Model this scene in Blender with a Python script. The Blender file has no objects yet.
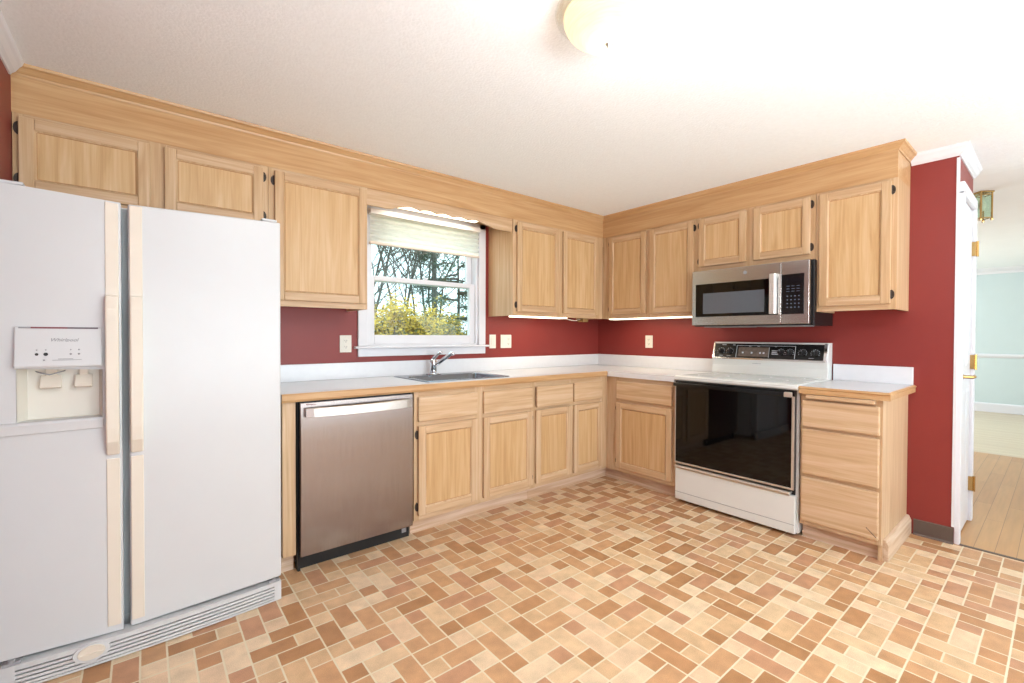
import bpy, bmesh, math, random
from mathutils import Vector, Matrix, noise
random.seed(7)
PI = math.pi
scene = bpy.context.scene
COL = scene.collection

# ------------------------------------------------------------------ camera
F_PX, YAW, PITCH, ROLL = 451.36, 0.6846, -0.0127, 0.0033
CAM = Vector((-3.6482, -3.0582, 1.2062))
fw = Vector((math.sin(YAW)*math.cos(PITCH), math.cos(YAW)*math.cos(PITCH), math.sin(PITCH)))
rt = Vector((math.cos(YAW), -math.sin(YAW), 0)); up = rt.cross(fw)
rt2 = rt*math.cos(ROLL)+up*math.sin(ROLL); up2 = -rt*math.sin(ROLL)+up*math.cos(ROLL)
cd = bpy.data.cameras.new('camera'); cam = bpy.data.objects.new('camera', cd); COL.objects.link(cam)
cd.sensor_width = 36; cd.lens = F_PX*36/1024; cd.clip_start = .02; cd.clip_end = 300
mw = Matrix((rt2, up2, -fw)).transposed().to_4x4(); mw.translation = CAM
cam.matrix_world = mw
scene.camera = cam

# ------------------------------------------------------------------ world, exposure
scene.view_settings.view_transform = 'Standard'; scene.view_settings.look = 'None'
scene.view_settings.exposure = 0.0; scene.view_settings.gamma = 1; scene.view_settings.use_curve_mapping = False
w = bpy.data.worlds.new('sky'); scene.world = w; w.use_nodes = True
bg = w.node_tree.nodes['Background']; bg.inputs[0].default_value = (.80, .91, 1.0, 1); bg.inputs[1].default_value = 3.0

def light(name, kind, loc, energy, color=(1, 1, 1), size=(1, 1), aim=None, radius=.05):
    l = bpy.data.lights.new(name, kind); l.energy = energy; l.color = color
    if kind == 'AREA':
        l.shape = 'RECTANGLE'; l.size, l.size_y = size
    elif kind == 'SUN': l.angle = radius
    else: l.shadow_soft_size = radius
    o = bpy.data.objects.new(name, l); o.location = loc; COL.objects.link(o)
    if aim is not None: o.rotation_euler = Vector(aim).to_track_quat('-Z', 'Y').to_euler()
    return o
# added fill pointed up to brighten the ceiling, from no known lamp
light('ceiling_fill', 'AREA', (-3.0, -3.4, 1.6), 52, (.92, .97, 1), (.7, .7), (.25, .05, 1))
# fills added behind the camera, in the hall and far room, without known windows
light('rear_fill', 'AREA', (-2.1, -5.4, 1.0), 150, (.86, .96, 1), (3.2, 1.5), (0, 1, 2.0))
light('hall_fill', 'AREA', (3.4, -5.9, 1.4), 80, (.86, .96, 1), (4.5, 2.0), (0, 1, 1.6))
light('far_room_fill', 'AREA', (4.4, .45, 1.4), 130, (.9, .97, 1), (3.0, 1.8), (0, -1, 0))
light('sun', 'SUN', (0, 0, 20), 2.8, (1, .97, .92), aim=(.12, -.64, -.77), radius=.5)

# ------------------------------------------------------------------ node materials
def newmat(name):
    m = bpy.data.materials.new(name); m.use_nodes = True
    return m, m.node_tree.nodes, m.node_tree.links, m.node_tree.nodes['Principled BSDF']
def s2l(c):
    return tuple((x/12.92 if x <= .04045 else ((x+.055)/1.055)**2.4) for x in (v/255 for v in c)) + (1,)
def ramp(nd, stops, interp='LINEAR'):
    r = nd.new('ShaderNodeValToRGB'); r.color_ramp.interpolation = interp
    e = r.color_ramp.elements
    while len(e) < len(stops): e.new(.5)
    for k, (p, c) in enumerate(stops): e[k].position = p; e[k].color = c
    return r
def plain(name, rgb, rough=.5, metal=0, var=.03, scale=6, bump=0, bscale=200, spec=.5, coat=0):
    m, nd, ln, b = newmat(name); c = s2l(rgb)
    tc = nd.new('ShaderNodeTexCoord'); n = nd.new('ShaderNodeTexNoise'); n.inputs['Scale'].default_value = scale; n.inputs['Detail'].default_value = 3
    ln.new(tc.outputs['Object'], n.inputs['Vector'])
    r = ramp(nd, [(.3, tuple(x*(1-var) for x in c[:3])+(1,)), (.7, tuple(min(1, x*(1+var)) for x in c[:3])+(1,))])
    ln.new(n.outputs['Fac'], r.inputs[0]); ln.new(r.outputs[0], b.inputs['Base Color'])
    b.inputs['Roughness'].default_value = rough; b.inputs['Metallic'].default_value = metal
    b.inputs['Specular IOR Level'].default_value = spec; b.inputs['Coat Weight'].default_value = coat
    if bump:
        n2 = nd.new('ShaderNodeTexNoise'); n2.inputs['Scale'].default_value = bscale; n2.inputs['Detail'].default_value = 2
        ln.new(tc.outputs['Object'], n2.inputs['Vector'])
        bp = nd.new('ShaderNodeBump'); bp.inputs['Strength'].default_value = bump; bp.inputs['Distance'].default_value = .004
        ln.new(n2.outputs['Fac'], bp.inputs['Height']); ln.new(bp.outputs[0], b.inputs['Normal'])
    return m
def wood(name, axis, dark, mid, lite, rough=.38, fine=.34):
    m, nd, ln, b = newmat(name)
    tc = nd.new('ShaderNodeTexCoord'); oi = nd.new('ShaderNodeObjectInfo')
    mul = nd.new('ShaderNodeVectorMath'); mul.operation = 'SCALE'; mul.inputs[0].default_value = (7.3, 5.1, 9.7); ln.new(oi.outputs['Random'], mul.inputs['Scale'])
    add = nd.new('ShaderNodeVectorMath'); add.operation = 'ADD'; ln.new(tc.outputs['Object'], add.inputs[0]); ln.new(mul.outputs[0], add.inputs[1])
    def stretched(a, bb):
        mp = nd.new('ShaderNodeMapping'); s = [a, a, a]; s['xyz'.index(axis)] = bb; mp.inputs['Scale'].default_value = s
        ln.new(add.outputs[0], mp.inputs[0]); return mp
    m1 = stretched(26, 1.3); n1 = nd.new('ShaderNodeTexNoise'); n1.inputs['Scale'].default_value = 1; n1.inputs['Detail'].default_value = 5; n1.inputs['Distortion'].default_value = 1.2
    ln.new(m1.outputs[0], n1.inputs['Vector'])
    m2 = stretched(190, 5); n2 = nd.new('ShaderNodeTexNoise'); n2.inputs['Scale'].default_value = 1; n2.inputs['Detail'].default_value = 3
    ln.new(m2.outputs[0], n2.inputs['Vector'])
    # cathedral rings
    m3 = stretched(7, .7); n3 = nd.new('ShaderNodeTexNoise'); n3.inputs['Scale'].default_value = 1; n3.inputs['Detail'].default_value = 1
    ln.new(m3.outputs[0], n3.inputs['Vector'])
    k = nd.new('ShaderNodeMath'); k.operation = 'MULTIPLY'; k.inputs[1].default_value = 16; ln.new(n3.outputs['Fac'], k.inputs[0])
    fr = nd.new('ShaderNodeMath'); fr.operation = 'PINGPONG'; fr.inputs[1].default_value = 1; ln.new(k.outputs[0], fr.inputs[0])
    mixa = nd.new('ShaderNodeMath'); mixa.operation = 'MULTIPLY_ADD'; mixa.inputs[1].default_value = .05; ln.new(fr.outputs[0], mixa.inputs[0]); ln.new(n1.outputs['Fac'], mixa.inputs[2])
    mixb = nd.new('ShaderNodeMath'); mixb.operation = 'MULTIPLY_ADD'; mixb.inputs[1].default_value = fine; ln.new(n2.outputs['Fac'], mixb.inputs[0]); ln.new(mixa.outputs[0], mixb.inputs[2])
    r = ramp(nd, [(.47, s2l(dark)), (.67, s2l(mid)), (.90, s2l(lite))])
    ln.new(mixb.outputs[0], r.inputs[0]); ln.new(r.outputs[0], b.inputs['Base Color'])
    b.inputs['Roughness'].default_value = rough; b.inputs['Specular IOR Level'].default_value = .35
    bp = nd.new('ShaderNodeBump'); bp.inputs['Strength'].default_value = .08; bp.inputs['Distance'].default_value = .002
    ln.new(n2.outputs['Fac'], bp.inputs['Height']); ln.new(bp.outputs[0], b.inputs['Normal'])
    return m
def emit(name, rgb, strength, base=(255, 255, 255)):
    m, nd, ln, b = newmat(name); b.inputs['Base Color'].default_value = s2l(base); b.inputs['Roughness'].default_value = .5
    b.inputs['Emission Color'].default_value = s2l(rgb); b.inputs['Emission Strength'].default_value = strength
    tc = nd.new('ShaderNodeTexCoord'); n = nd.new('ShaderNodeTexNoise'); n.inputs['Scale'].default_value = 40
    ln.new(tc.outputs['Object'], n.inputs[0]); mr = nd.new('ShaderNodeMapRange'); mr.inputs[3].default_value = .4; mr.inputs[4].default_value = .5
    ln.new(n.outputs['Fac'], mr.inputs[0]); ln.new(mr.outputs[0], b.inputs['Roughness'])
    return m
def brushed(name, rgb, axis, rough=.28, lo=.88):
    m, nd, ln, b = newmat(name)
    tc = nd.new('ShaderNodeTexCoord'); mp = nd.new('ShaderNodeMapping'); s = [300, 300, 300]; s['xyz'.index(axis)] = 4; mp.inputs['Scale'].default_value = s
    n = nd.new('ShaderNodeTexNoise'); n.inputs['Scale'].default_value = 1; n.inputs['Detail'].default_value = 2
    ln.new(tc.outputs['Object'], mp.inputs[0]); ln.new(mp.outputs[0], n.inputs['Vector'])
    c = s2l(rgb); r = ramp(nd, [(.3, tuple(x*lo for x in c[:3])+(1,)), (.7, c)]); ln.new(n.outputs['Fac'], r.inputs[0]); ln.new(r.outputs[0], b.inputs['Base Color'])
    b.inputs['Metallic'].default_value = 1; b.inputs['Roughness'].default_value = rough; b.inputs['Anisotropic'].default_value = .5
    return m
def clearglass(name, tint=(235, 245, 243), refl=.07):
    m, nd, ln, b = newmat(name); nd.remove(b); out = nd['Material Output']
    t = nd.new('ShaderNodeBsdfTransparent'); t.inputs[0].default_value = s2l(tint)
    g = nd.new('ShaderNodeBsdfGlossy'); g.inputs['Roughness'].default_value = .02
    mx = nd.new('ShaderNodeMixShader'); mx.inputs[0].default_value = refl
    ln.new(t.outputs[0], mx.inputs[1]); ln.new(g.outputs[0], mx.inputs[2]); ln.new(mx.outputs[0], out.inputs[0])
    return m
def fabric(name, rgb):
    m, nd, ln, b = newmat(name); nd.remove(b); out = nd['Material Output']
    tc = nd.new('ShaderNodeTexCoord'); mp = nd.new('ShaderNodeMapping'); mp.inputs['Scale'].default_value = (14, 14, 260)
    n = nd.new('ShaderNodeTexNoise'); n.inputs['Scale'].default_value = 1; n.inputs['Detail'].default_value = 3
    ln.new(tc.outputs['Object'], mp.inputs[0]); ln.new(mp.outputs[0], n.inputs[0])
    c = s2l(rgb); r = ramp(nd, [(.3, tuple(x*.8 for x in c[:3])+(1,)), (.7, c)]); ln.new(n.outputs['Fac'], r.inputs[0])
    d = nd.new('ShaderNodeBsdfDiffuse'); t = nd.new('ShaderNodeBsdfTranslucent'); mx = nd.new('ShaderNodeMixShader'); mx.inputs[0].default_value = .9
    ln.new(r.outputs[0], d.inputs[0]); ln.new(r.outputs[0], t.inputs[0]); ln.new(d.outputs[0], mx.inputs[1]); ln.new(t.outputs[0], mx.inputs[2]); ln.new(mx.outputs[0], out.inputs[0])
    return m

class NX:
    """small expression helper over shader math nodes"""
    def __init__(s, nd, ln): s.nd, s.ln = nd, ln
    def op(s, o, *a):
        n = s.nd.new('ShaderNodeMath'); n.operation = o
        for i, v in enumerate(a):
            if isinstance(v, (int, float)): n.inputs[i].default_value = v
            else: s.ln.new(v, n.inputs[i])
        return n.outputs[0]
def vinyl_brick(name):
    m, nd, ln, b = newmat(name); N = NX(nd, ln); op = N.op
    tc = nd.new('ShaderNodeTexCoord'); sx = nd.new('ShaderNodeSeparateXYZ'); ln.new(tc.outputs['Object'], sx.inputs[0])
    M = .2385
    X = op('DIVIDE', op('ADD', sx.outputs[0], 1.20), M); Y = op('DIVIDE', op('ADD', sx.outputs[1], 2.463), M)
    ix, iy = op('FLOOR', X), op('FLOOR', Y); fx, fy = op('FRACT', X), op('FRACT', Y)
    par = op('FLOORED_MODULO', op('ADD', ix, iy), 2)            # 0: bricks along x, 1: bricks along y
    npar = op('SUBTRACT', 1, par)
    mix = lambda a, c: op('ADD', op('MULTIPLY', a, npar), op('MULTIPLY', c, par))
    al, ac = mix(fx, fy), mix(fy, fx)
    a3 = op('MULTIPLY', ac, 3); j = op('FLOOR', a3); fa = op('FRACT', a3)
    cm = nd.new('ShaderNodeCombineXYZ'); ln.new(ix, cm.inputs[0]); ln.new(iy, cm.inputs[1])
    wn = nd.new('ShaderNodeTexWhiteNoise'); wn.noise_dimensions = '3D'; ln.new(cm.outputs[0], wn.inputs[0])
    flip = op('GREATER_THAN', wn.outputs['Value'], .5)
    jp = op('FLOORED_MODULO', op('ADD', j, flip), 2)
    bound = op('ADD', 1/3, op('MULTIPLY', jp, 1/3))
    piece = op('GREATER_THAN', al, bound)
    d1 = op('MINIMUM', op('MINIMUM', al, op('SUBTRACT', 1, al)), op('ABSOLUTE', op('SUBTRACT', al, bound)))
    d2 = op('DIVIDE', op('MINIMUM', fa, op('SUBTRACT', 1, fa)), 3)
    d = op('MINIMUM', d1, d2)
    n0 = nd.new('ShaderNodeTexNoise'); n0.inputs['Scale'].default_value = 60; n0.inputs['Detail'].default_value = 3; ln.new(tc.outputs['Object'], n0.inputs[0])
    dj = op('ADD', d, op('MULTIPLY', op('SUBTRACT', n0.outputs['Fac'], .5), .010))
    gm = nd.new('ShaderNodeMapRange'); gm.inputs[1].default_value = .0095; gm.inputs[2].default_value = .017; ln.new(dj, gm.inputs[0])
    c2 = nd.new('ShaderNodeCombineXYZ'); ln.new(op('ADD', op('MULTIPLY', ix, 3.17), op('MULTIPLY', piece, .41)), c2.inputs[0]); ln.new(op('ADD', op('MULTIPLY', iy, 2.31), .13), c2.inputs[1]); ln.new(op('ADD', j, op('MULTIPLY', piece, 5.3)), c2.inputs[2])
    w2 = nd.new('ShaderNodeTexWhiteNoise'); w2.noise_dimensions = '3D'; ln.new(c2.outputs[0], w2.inputs[0])
    # neighbouring rows tend to alternate dark and light
    alt = op('FLOORED_MODULO', op('ADD', op('ADD', j, piece), op('GREATER_THAN', wn.outputs['Value'], .25)), 2)
    sel = op('ADD', op('MULTIPLY', alt, .45), op('MULTIPLY', w2.outputs['Value'], .55))
    pal = ramp(nd, [(0, s2l((222, 196, 162))), (.14, s2l((215, 184, 146))), (.28, s2l((219, 188, 154))), (.40, s2l((208, 172, 132))),
                    (.50, s2l((196, 151, 110))), (.62, s2l((184, 136, 95))), (.75, s2l((190, 142, 108))), (.89, s2l((175, 128, 87)))], 'CONSTANT')
    ln.new(sel, pal.inputs[0])
    # mottling inside each brick
    n1 = nd.new('ShaderNodeTexNoise'); n1.inputs['Scale'].default_value = 15; n1.inputs['Detail'].default_value = 4; ln.new(tc.outputs['Object'], n1.inputs[0])
    n2 = nd.new('ShaderNodeTexNoise'); n2.inputs['Scale'].default_value = 420; n2.inputs['Detail'].default_value = 2; ln.new(tc.outputs['Object'], n2.inputs[0])
    mot = op('ADD', op('MULTIPLY', op('SUBTRACT', n1.outputs['Fac'], .5), .62), op('MULTIPLY', op('SUBTRACT', n2.outputs['Fac'], .5), .9))
    val = op('ADD', 1, mot)
    hs = nd.new('ShaderNodeHueSaturation'); ln.new(pal.outputs[0], hs.inputs['Color']); ln.new(val, hs.inputs['Value'])
    gc = nd.new('ShaderNodeMix'); gc.data_type = 'RGBA'; ln.new(gm.outputs[0], gc.inputs[0]); gc.inputs[6].default_value = s2l((222, 208, 178)); ln.new(hs.outputs[0], gc.inputs[7])
    ln.new(gc.outputs[2], b.inputs['Base Color'])
    b.inputs['Roughness'].default_value = .42; b.inputs['Specular IOR Level'].default_value = .35
    bp = nd.new('ShaderNodeBump'); bp.inputs['Strength'].default_value = .25; bp.inputs['Distance'].default_value = .002
    ln.new(op('ADD', gm.outputs[0], op('MULTIPLY', n2.outputs['Fac'], .3)), bp.inputs['Height']); ln.new(bp.outputs[0], b.inputs['Normal'])
    return m
def plank_floor(name, along, pw, cols):
    m, nd, ln, b = newmat(name)
    tc = nd.new('ShaderNodeTexCoord'); mp = nd.new('ShaderNodeMapping')
    if along == 'y': mp.inputs['Rotation'].default_value = (0, 0, PI/2)
    ln.new(tc.outputs['Object'], mp.inputs[0])
    br = nd.new('ShaderNodeTexBrick'); br.inputs['Scale'].default_value = 1; br.inputs['Brick Width'].default_value = 1.1; br.inputs['Row Height'].default_value = pw
    br.inputs['Mortar Size'].default_value = .0012; br.offset = .37
    br.inputs['Color1'].default_value = s2l(cols[0]); br.inputs['Color2'].default_value = s2l(cols[1]); br.inputs['Mortar'].default_value = s2l(cols[2])
    ln.new(mp.outputs[0], br.inputs[0])
    m2 = nd.new('ShaderNodeMapping'); m2.inputs['Scale'].default_value = (3, 40, 1); ln.new(mp.outputs[0], m2.inputs[0])
    n = nd.new('ShaderNodeTexNoise'); n.inputs['Scale'].default_value = 1; n.inputs['Detail'].default_value = 4; ln.new(m2.outputs[0], n.inputs[0])
    mr = nd.new('ShaderNodeMapRange'); mr.inputs[3].default_value = .8; mr.inputs[4].default_value = 1.2; ln.new(n.outputs['Fac'], mr.inputs[0])
    hs = nd.new('ShaderNodeHueSaturation'); ln.new(br.outputs[0], hs.inputs['Color']); ln.new(mr.outputs[0], hs.inputs['Value'])
    ln.new(hs.outputs[0], b.inputs['Base Color']); b.inputs['Roughness'].default_value = .3
    return m

OV = wood('oak_upright', 'z', (184, 147, 107), (197, 162, 122), (209, 178, 143))
OP = wood('oak_panel', 'z', (190, 150, 102), (203, 165, 118), (213, 180, 138))
OH = wood('oak_across', 'x', (184, 147, 109), (197, 162, 124), (209, 178, 145))
OY = wood('oak_deep', 'y', (206, 160, 108), (222, 181, 132), (234, 202, 160))
SFX = wood('oak_fascia', 'x', (182, 138, 92), (194, 152, 106), (205, 167, 123))
SFY = wood('oak_fascia_deep', 'y', (182, 138, 92), (194, 152, 106), (205, 167, 123))
TOEY = wood('worn_skirt_board', 'y', (188, 156, 126), (204, 176, 148), (218, 196, 172), .5)
PK = wood('pickled_oak', 'x', (190, 155, 118), (204, 171, 134), (215, 187, 155))
PKV = wood('pickled_oak_upright', 'z', (188, 153, 116), (202, 169, 132), (213, 185, 153))
JNT = plain('dark_joint_line', (176, 126, 78), .5, var=.12, scale=40)  # darker brown ring between door bead and panel
TOE = wood('worn_toe_board', 'x', (188, 152, 120), (206, 176, 148), (224, 200, 178), .5)
RED = plain('red_wall_paint', (136, 53, 48), .42, var=.04, scale=3, bump=.05, bscale=90, spec=.35)
CREW = plain('pale_rear_paint', (226, 228, 230), .6, var=.01)
WHITE = plain('white_trim_paint', (221, 221, 225), .35, var=.01)
CEIL = plain('textured_ceiling_paint', (245, 249, 251), .8, var=.02, scale=50, bump=.5, bscale=90)
CEILH = plain('hall_ceiling_paint', (244, 247, 249), .8, var=.01)
AQUA = plain('aqua_wall_paint', (198, 212, 212), .6, var=.01)
LAM = plain('white_laminate', (225, 226, 229), .22, var=.015, scale=30)
FRW = plain('appliance_white', (206, 207, 207), .3, var=.012, bump=.04, bscale=500)
CREAM = plain('cream_plastic', (224, 214, 198), .4, var=.015)
CREAMD = plain('cream_plastic_inner', (220, 215, 203), .4, var=.015)
STW = plain('range_enamel', (224, 225, 221), .22, var=.012)
BISC = plain('almond_metal_trim', (206, 196, 184), .32, metal=.6, var=.03)
BLACKGL = plain('black_glass', (5, 5, 6), .04, var=.1, spec=.4)
COOKGL = plain('grey_ceramic_glass', (206, 210, 208), .08, var=.05, scale=70)
BLK = plain('black_plastic', (14, 14, 15), .45, var=.1)
BLKS = plain('black_satin_panel', (10, 11, 14), .2, var=.1)
DGREY = plain('dark_gasket', (176, 182, 184), .6)
HNG = plain('dark_bronze_hinge', (62, 50, 42), .45, metal=.3, var=.2, scale=60)
STEEL = brushed('stainless_door', (160, 149, 145), 'z', .24)
STEELX = brushed('stainless_front', (194, 193, 188), 'x', .25)
SINKM = brushed('sink_steel', (136, 143, 152), 'x', .2)
CHR = plain('chrome', (225, 226, 230), .08, metal=1, var=.02)
HANDM = brushed('satin_handle', (232, 230, 226), 'x', .4)
BRASS = plain('brass', (190, 156, 100), .22, metal=1, var=.05)
PLATE = plain('ivory_plate', (224, 219, 206), .35, var=.01)
SLOT = plain('dark_slot', (48, 46, 44), .6)
GREYP = plain('printed_grey', (150, 150, 152), .5)
LEDW = plain('printed_pale', (196, 202, 210), .5)
KEYM = plain('key_print_blue_grey', (112, 126, 150), .5)
MWIN = plain('screened_window', (92, 98, 106), .12, var=.05, scale=200)
DISP = plain('smoked_display', (104, 92, 84), .2, var=.25, scale=60)
TUBE = emit('lit_diffuser', (255, 244, 214), 3)
DOME = fabric('frosted_dome_glass', (255, 240, 212))
GLS = clearglass('window_pane', (238, 246, 244), .03)
CLR = clearglass('clear_lamp_glass', (250, 251, 251))
LANT = clearglass('lantern_glass', (240, 249, 243), .06)
FAB = fabric('shade_fabric', (255, 251, 243))
BASEB = plain('brown_cove_base', (92, 78, 70), .5, var=.06, scale=8)
VINYL = vinyl_brick('brick_pattern_vinyl')
WOODF = plank_floor('hall_oak_floor', 'x', .083, ((196, 148, 94), (180, 128, 76), (136, 92, 52)))
WOODF2 = plank_floor('far_oak_floor', 'y', .083, ((212, 196, 168), (202, 182, 152), (176, 152, 122)))
BARK = plain('bark', (84, 84, 78), .9, var=.3, scale=8)
PINE = plain('pine_needles', (62, 92, 70), .8, var=.3, scale=5)
YEL = plain('yellow_blossom', (206, 174, 50), .7, var=.15, scale=10)
OLV = plain('olive_leaf', (96, 100, 48), .7, var=.25, scale=10)
GRASS = plain('yard_grass', (118, 126, 76), .9, var=.25, scale=2)

# ------------------------------------------------------------------ mesh helpers
def link(name, bm, mats, parent=None, loc=None, rotz=0, bev=0, smooth=False, seg=2, kind=None):
    bmesh.ops.recalc_face_normals(bm, faces=bm.faces)
    me = bpy.data.meshes.new(name); bm.to_mesh(me); bm.free()
    for m in (mats if isinstance(mats, (list, tuple)) else [mats]): me.materials.append(m)
    o = bpy.data.objects.new(name, me); COL.objects.link(o)
    if parent is not None: o.parent = parent
    if loc: o.location = loc
    if rotz: o.rotation_euler[2] = rotz
    if smooth:
        for p in me.polygons: p.use_smooth = True
    if bev:
        md = o.modifiers.new('soft_edges', 'BEVEL'); md.width = bev; md.segments = seg; md.limit_method = 'ANGLE'; md.angle_limit = math.radians(40); md.harden_normals = False
    if kind: o['kind'] = kind
    return o
def thing(name, label, cat, loc=(0, 0, 0), rotz=0, group=None):
    o = bpy.data.objects.new(name, None); o.empty_display_size = .05; COL.objects.link(o)
    o.location = loc; o.rotation_euler = (0, 0, rotz); o['label'] = label; o['category'] = cat
    if group: o['group'] = group
    return o
def tag(o, label, cat, group=None):
    o['label'] = label; o['category'] = cat
    if group: o['group'] = group
    return o
def box(bm, x0, x1, y0, y1, z0, z1, mi=0):
    v = [bm.verts.new((x, y, z)) for x in (x0, x1) for y in (y0, y1) for z in (z0, z1)]
    for f in ((0, 1, 3, 2), (4, 6, 7, 5), (0, 4, 5, 1), (2, 3, 7, 6), (0, 2, 6, 4), (1, 5, 7, 3)):
        bm.faces.new([v[i] for i in f]).material_index = mi
    return bm
def B(*a, **k):
    bm = bmesh.new(); box(bm, *a, **k); return bm
def prism(bm, prof, axis, a, b, mi=0):
    """prof: 2-D outline in the two other axes (in xyz order), extruded from a to b along axis"""
    def P(p, t):
        return {'x': (t, p[0], p[1]), 'y': (p[0], t, p[1]), 'z': (p[0], p[1], t)}[axis]
    A = [bm.verts.new(P(p, a)) for p in prof]; C = [bm.verts.new(P(p, b)) for p in prof]
    n = len(prof)
    for i in range(n): bm.faces.new((A[i], A[(i+1) % n], C[(i+1) % n], C[i])).material_index = mi
    bm.faces.new(A[::-1]).material_index = mi; bm.faces.new(C).material_index = mi
    return bm
def sweep(bm, prof, path, mi=0):
    """prof (out, z) swept along a plan path of (x, y, nx, ny): point = path + out * n (n pre-scaled for mitres)"""
    rings = [[bm.verts.new((x+nx*o, y+ny*o, z)) for o, z in prof] for x, y, nx, ny in path]
    n = len(prof)
    for A, C in zip(rings, rings[1:]):
        for i in range(n): bm.faces.new((A[i], A[(i+1) % n], C[(i+1) % n], C[i])).material_index = mi
    bm.faces.new(rings[0][::-1]); bm.faces.new(rings[-1])
    return bm
def lathe(bm, prof, c, axis='z', n=24, mi=0):
    ax = {'z': (Vector((1, 0, 0)), Vector((0, 1, 0)), Vector((0, 0, 1))), 'y': (Vector((1, 0, 0)), Vector((0, 0, 1)), Vector((0, -1, 0))),
          'x': (Vector((0, 1, 0)), Vector((0, 0, 1)), Vector((-1, 0, 0)))}[axis]
    c = Vector(c); rings = []
    for r, h in prof:
        rings.append([bm.verts.new(c+ax[2]*h+(ax[0]*math.cos(t)+ax[1]*math.sin(t))*max(r, 1e-4)) for t in (2*PI*k/n for k in range(n))])
    for A, C in zip(rings, rings[1:]):
        for i in range(n): bm.faces.new((A[i], A[(i+1) % n], C[(i+1) % n], C[i])).material_index = mi
    bm.faces.new(rings[0][::-1]).material_index = mi; bm.faces.new(rings[-1]).material_index = mi
    return bm
def tube(bm, pts, r, n=10, mi=0):
    pts = [Vector(p) for p in pts]; rs = r if isinstance(r, (list, tuple)) else [r]*len(pts); rings = []
    prev = None
    for k, p in enumerate(pts):
        t = (pts[min(k+1, len(pts)-1)]-pts[max(k-1, 0)]).normalized()
        if prev is None: a = t.orthogonal().normalized()
        else: a = (prev-t*prev.dot(t)).normalized()
        prev = a; b = t.cross(a)
        rings.append([bm.verts.new(p+(a*math.cos(u)+b*math.sin(u))*rs[k]) for u in (2*PI*i/n for i in range(n))])
    for A, C in zip(rings, rings[1:]):
        for i in range(n): bm.faces.new((A[i], A[(i+1) % n], C[(i+1) % n], C[i])).material_index = mi
    bm.faces.new(rings[0][::-1]).material_index = mi; bm.faces.new(rings[-1]).material_index = mi
    return bm
def arc(p0, p1, p2, n=8):
    p0, p1, p2 = map(Vector, (p0, p1, p2))
    return [p0*(1-t)**2+p1*2*t*(1-t)+p2*t*t for t in (i/n for i in range(n+1))]
def ring_strip(bm, A, C, y0, y1, mi=0):
    """quad strip between rectangles A at depth y0 and C at depth y1; rect = x0,x1,z0,z1"""
    va = [bm.verts.new(p) for p in ((A[0], y0, A[2]), (A[1], y0, A[2]), (A[1], y0, A[3]), (A[0], y0, A[3]))]
    vc = [bm.verts.new(p) for p in ((C[0], y1, C[2]), (C[1], y1, C[2]), (C[1], y1, C[3]), (C[0], y1, C[3]))]
    for i in range(4): bm.faces.new((va[i], va[(i+1) % 4], vc[(i+1) % 4], vc[i])).material_index = mi
def text(name, body, size, mat, parent, loc, rotz=0, shear=0, ext=.0004, align='CENTER', rx=PI/2):
    cu = bpy.data.curves.new(name, 'FONT'); cu.body = body; cu.size = size; cu.extrude = ext; cu.shear = shear; cu.align_x = align; cu.resolution_u = 3
    t = bpy.data.objects.new(name+'_src', cu); COL.objects.link(t)
    me = bpy.data.meshes.new_from_object(t.evaluated_get(bpy.context.evaluated_depsgraph_get()))
    bpy.data.objects.remove(t); bpy.data.curves.remove(cu)
    me.name = name; me.materials.clear(); me.materials.append(mat)
    o = bpy.data.objects.new(name, me); COL.objects.link(o); o.parent = parent; o.location = loc; o.rotation_euler = (rx, 0, rotz)
    return o
R90 = -PI/2

# ------------------------------------------------------------------ the setting
CZ = 2.312                       # ceiling
WL = -4.063                      # left wall
RE = -2.661                      # where the stove wall ends
HE = .62                        # where the hall stub wall ends
YR = -5.6                        # wall behind the camera
WX0, WX1, WZ0, WZ1 = -2.452, -1.515, 1.131, 2.075     # window opening
link('floor', B(WL-.1, .022, YR, .1, -.05, 0), VINYL, kind='structure')
link('floor_hall', B(.022, 3.15, -6.3, .6, -.05, -.001), WOODF, kind='structure')
link('floor_far_room', B(3.15, 7.1, -6.3, .6, -.05, -.0015), WOODF2, kind='structure')
bm = bmesh.new(); prism(bm, [(.008, 0), (.034, 0), (.030, .004), (.012, .004)], 'y', -4.4, RE-.02)
link('trim_1', bm, BASEB, kind='structure')                                   # threshold strip
link('ceiling', B(WL-.1, .80, YR-.2, .1, CZ, CZ+.08), CEIL, kind='structure')
link('ceiling_hall', B(.80, 7.1, -6.3, .6, CZ+.004, CZ+.08), CEILH, kind='structure')
bm = bmesh.new()
box(bm, WL-.12, WX0, 0, .14, -.05, CZ+.05); box(bm, WX1, .12, 0, .14, -.05, CZ+.05)
box(bm, WX0, WX1, 0, .14, -.05, WZ0-.02); box(bm, WX0, WX1, 0, .14, WZ1, CZ+.05)
link('wall_back', bm, RED, kind='structure')
link('wall_left', B(WL-.12, WL, YR, 0, -.05, CZ+.05), RED, kind='structure')
link('wall_right', B(0, .12, RE, 0, -.05, CZ+.05), RED, kind='structure')
bm = bmesh.new(); box(bm, .12, HE, RE, RE+.10, -.05, CZ+.05); box(bm, HE-.1, HE, RE+.10, .6, -.05, CZ+.05)
link('wall_hall', bm, RED, kind='structure')
bm = bmesh.new(); box(bm, WL-.12, -3.75, YR-.12, YR, -.05, CZ+.05); box(bm, -.45, .12, YR-.12, YR, -.05, CZ+.05)
box(bm, -3.75, -.45, YR-.12, YR, -.05, .35); box(bm, -3.75, -.45, YR-.12, YR, 2.1, CZ+.05)
link('wall_front', bm, CREW, kind='structure')
link('wall_right_rear', B(0, .12, YR, -4.4, -.05, CZ+.05), CREW, kind='structure')
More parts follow.
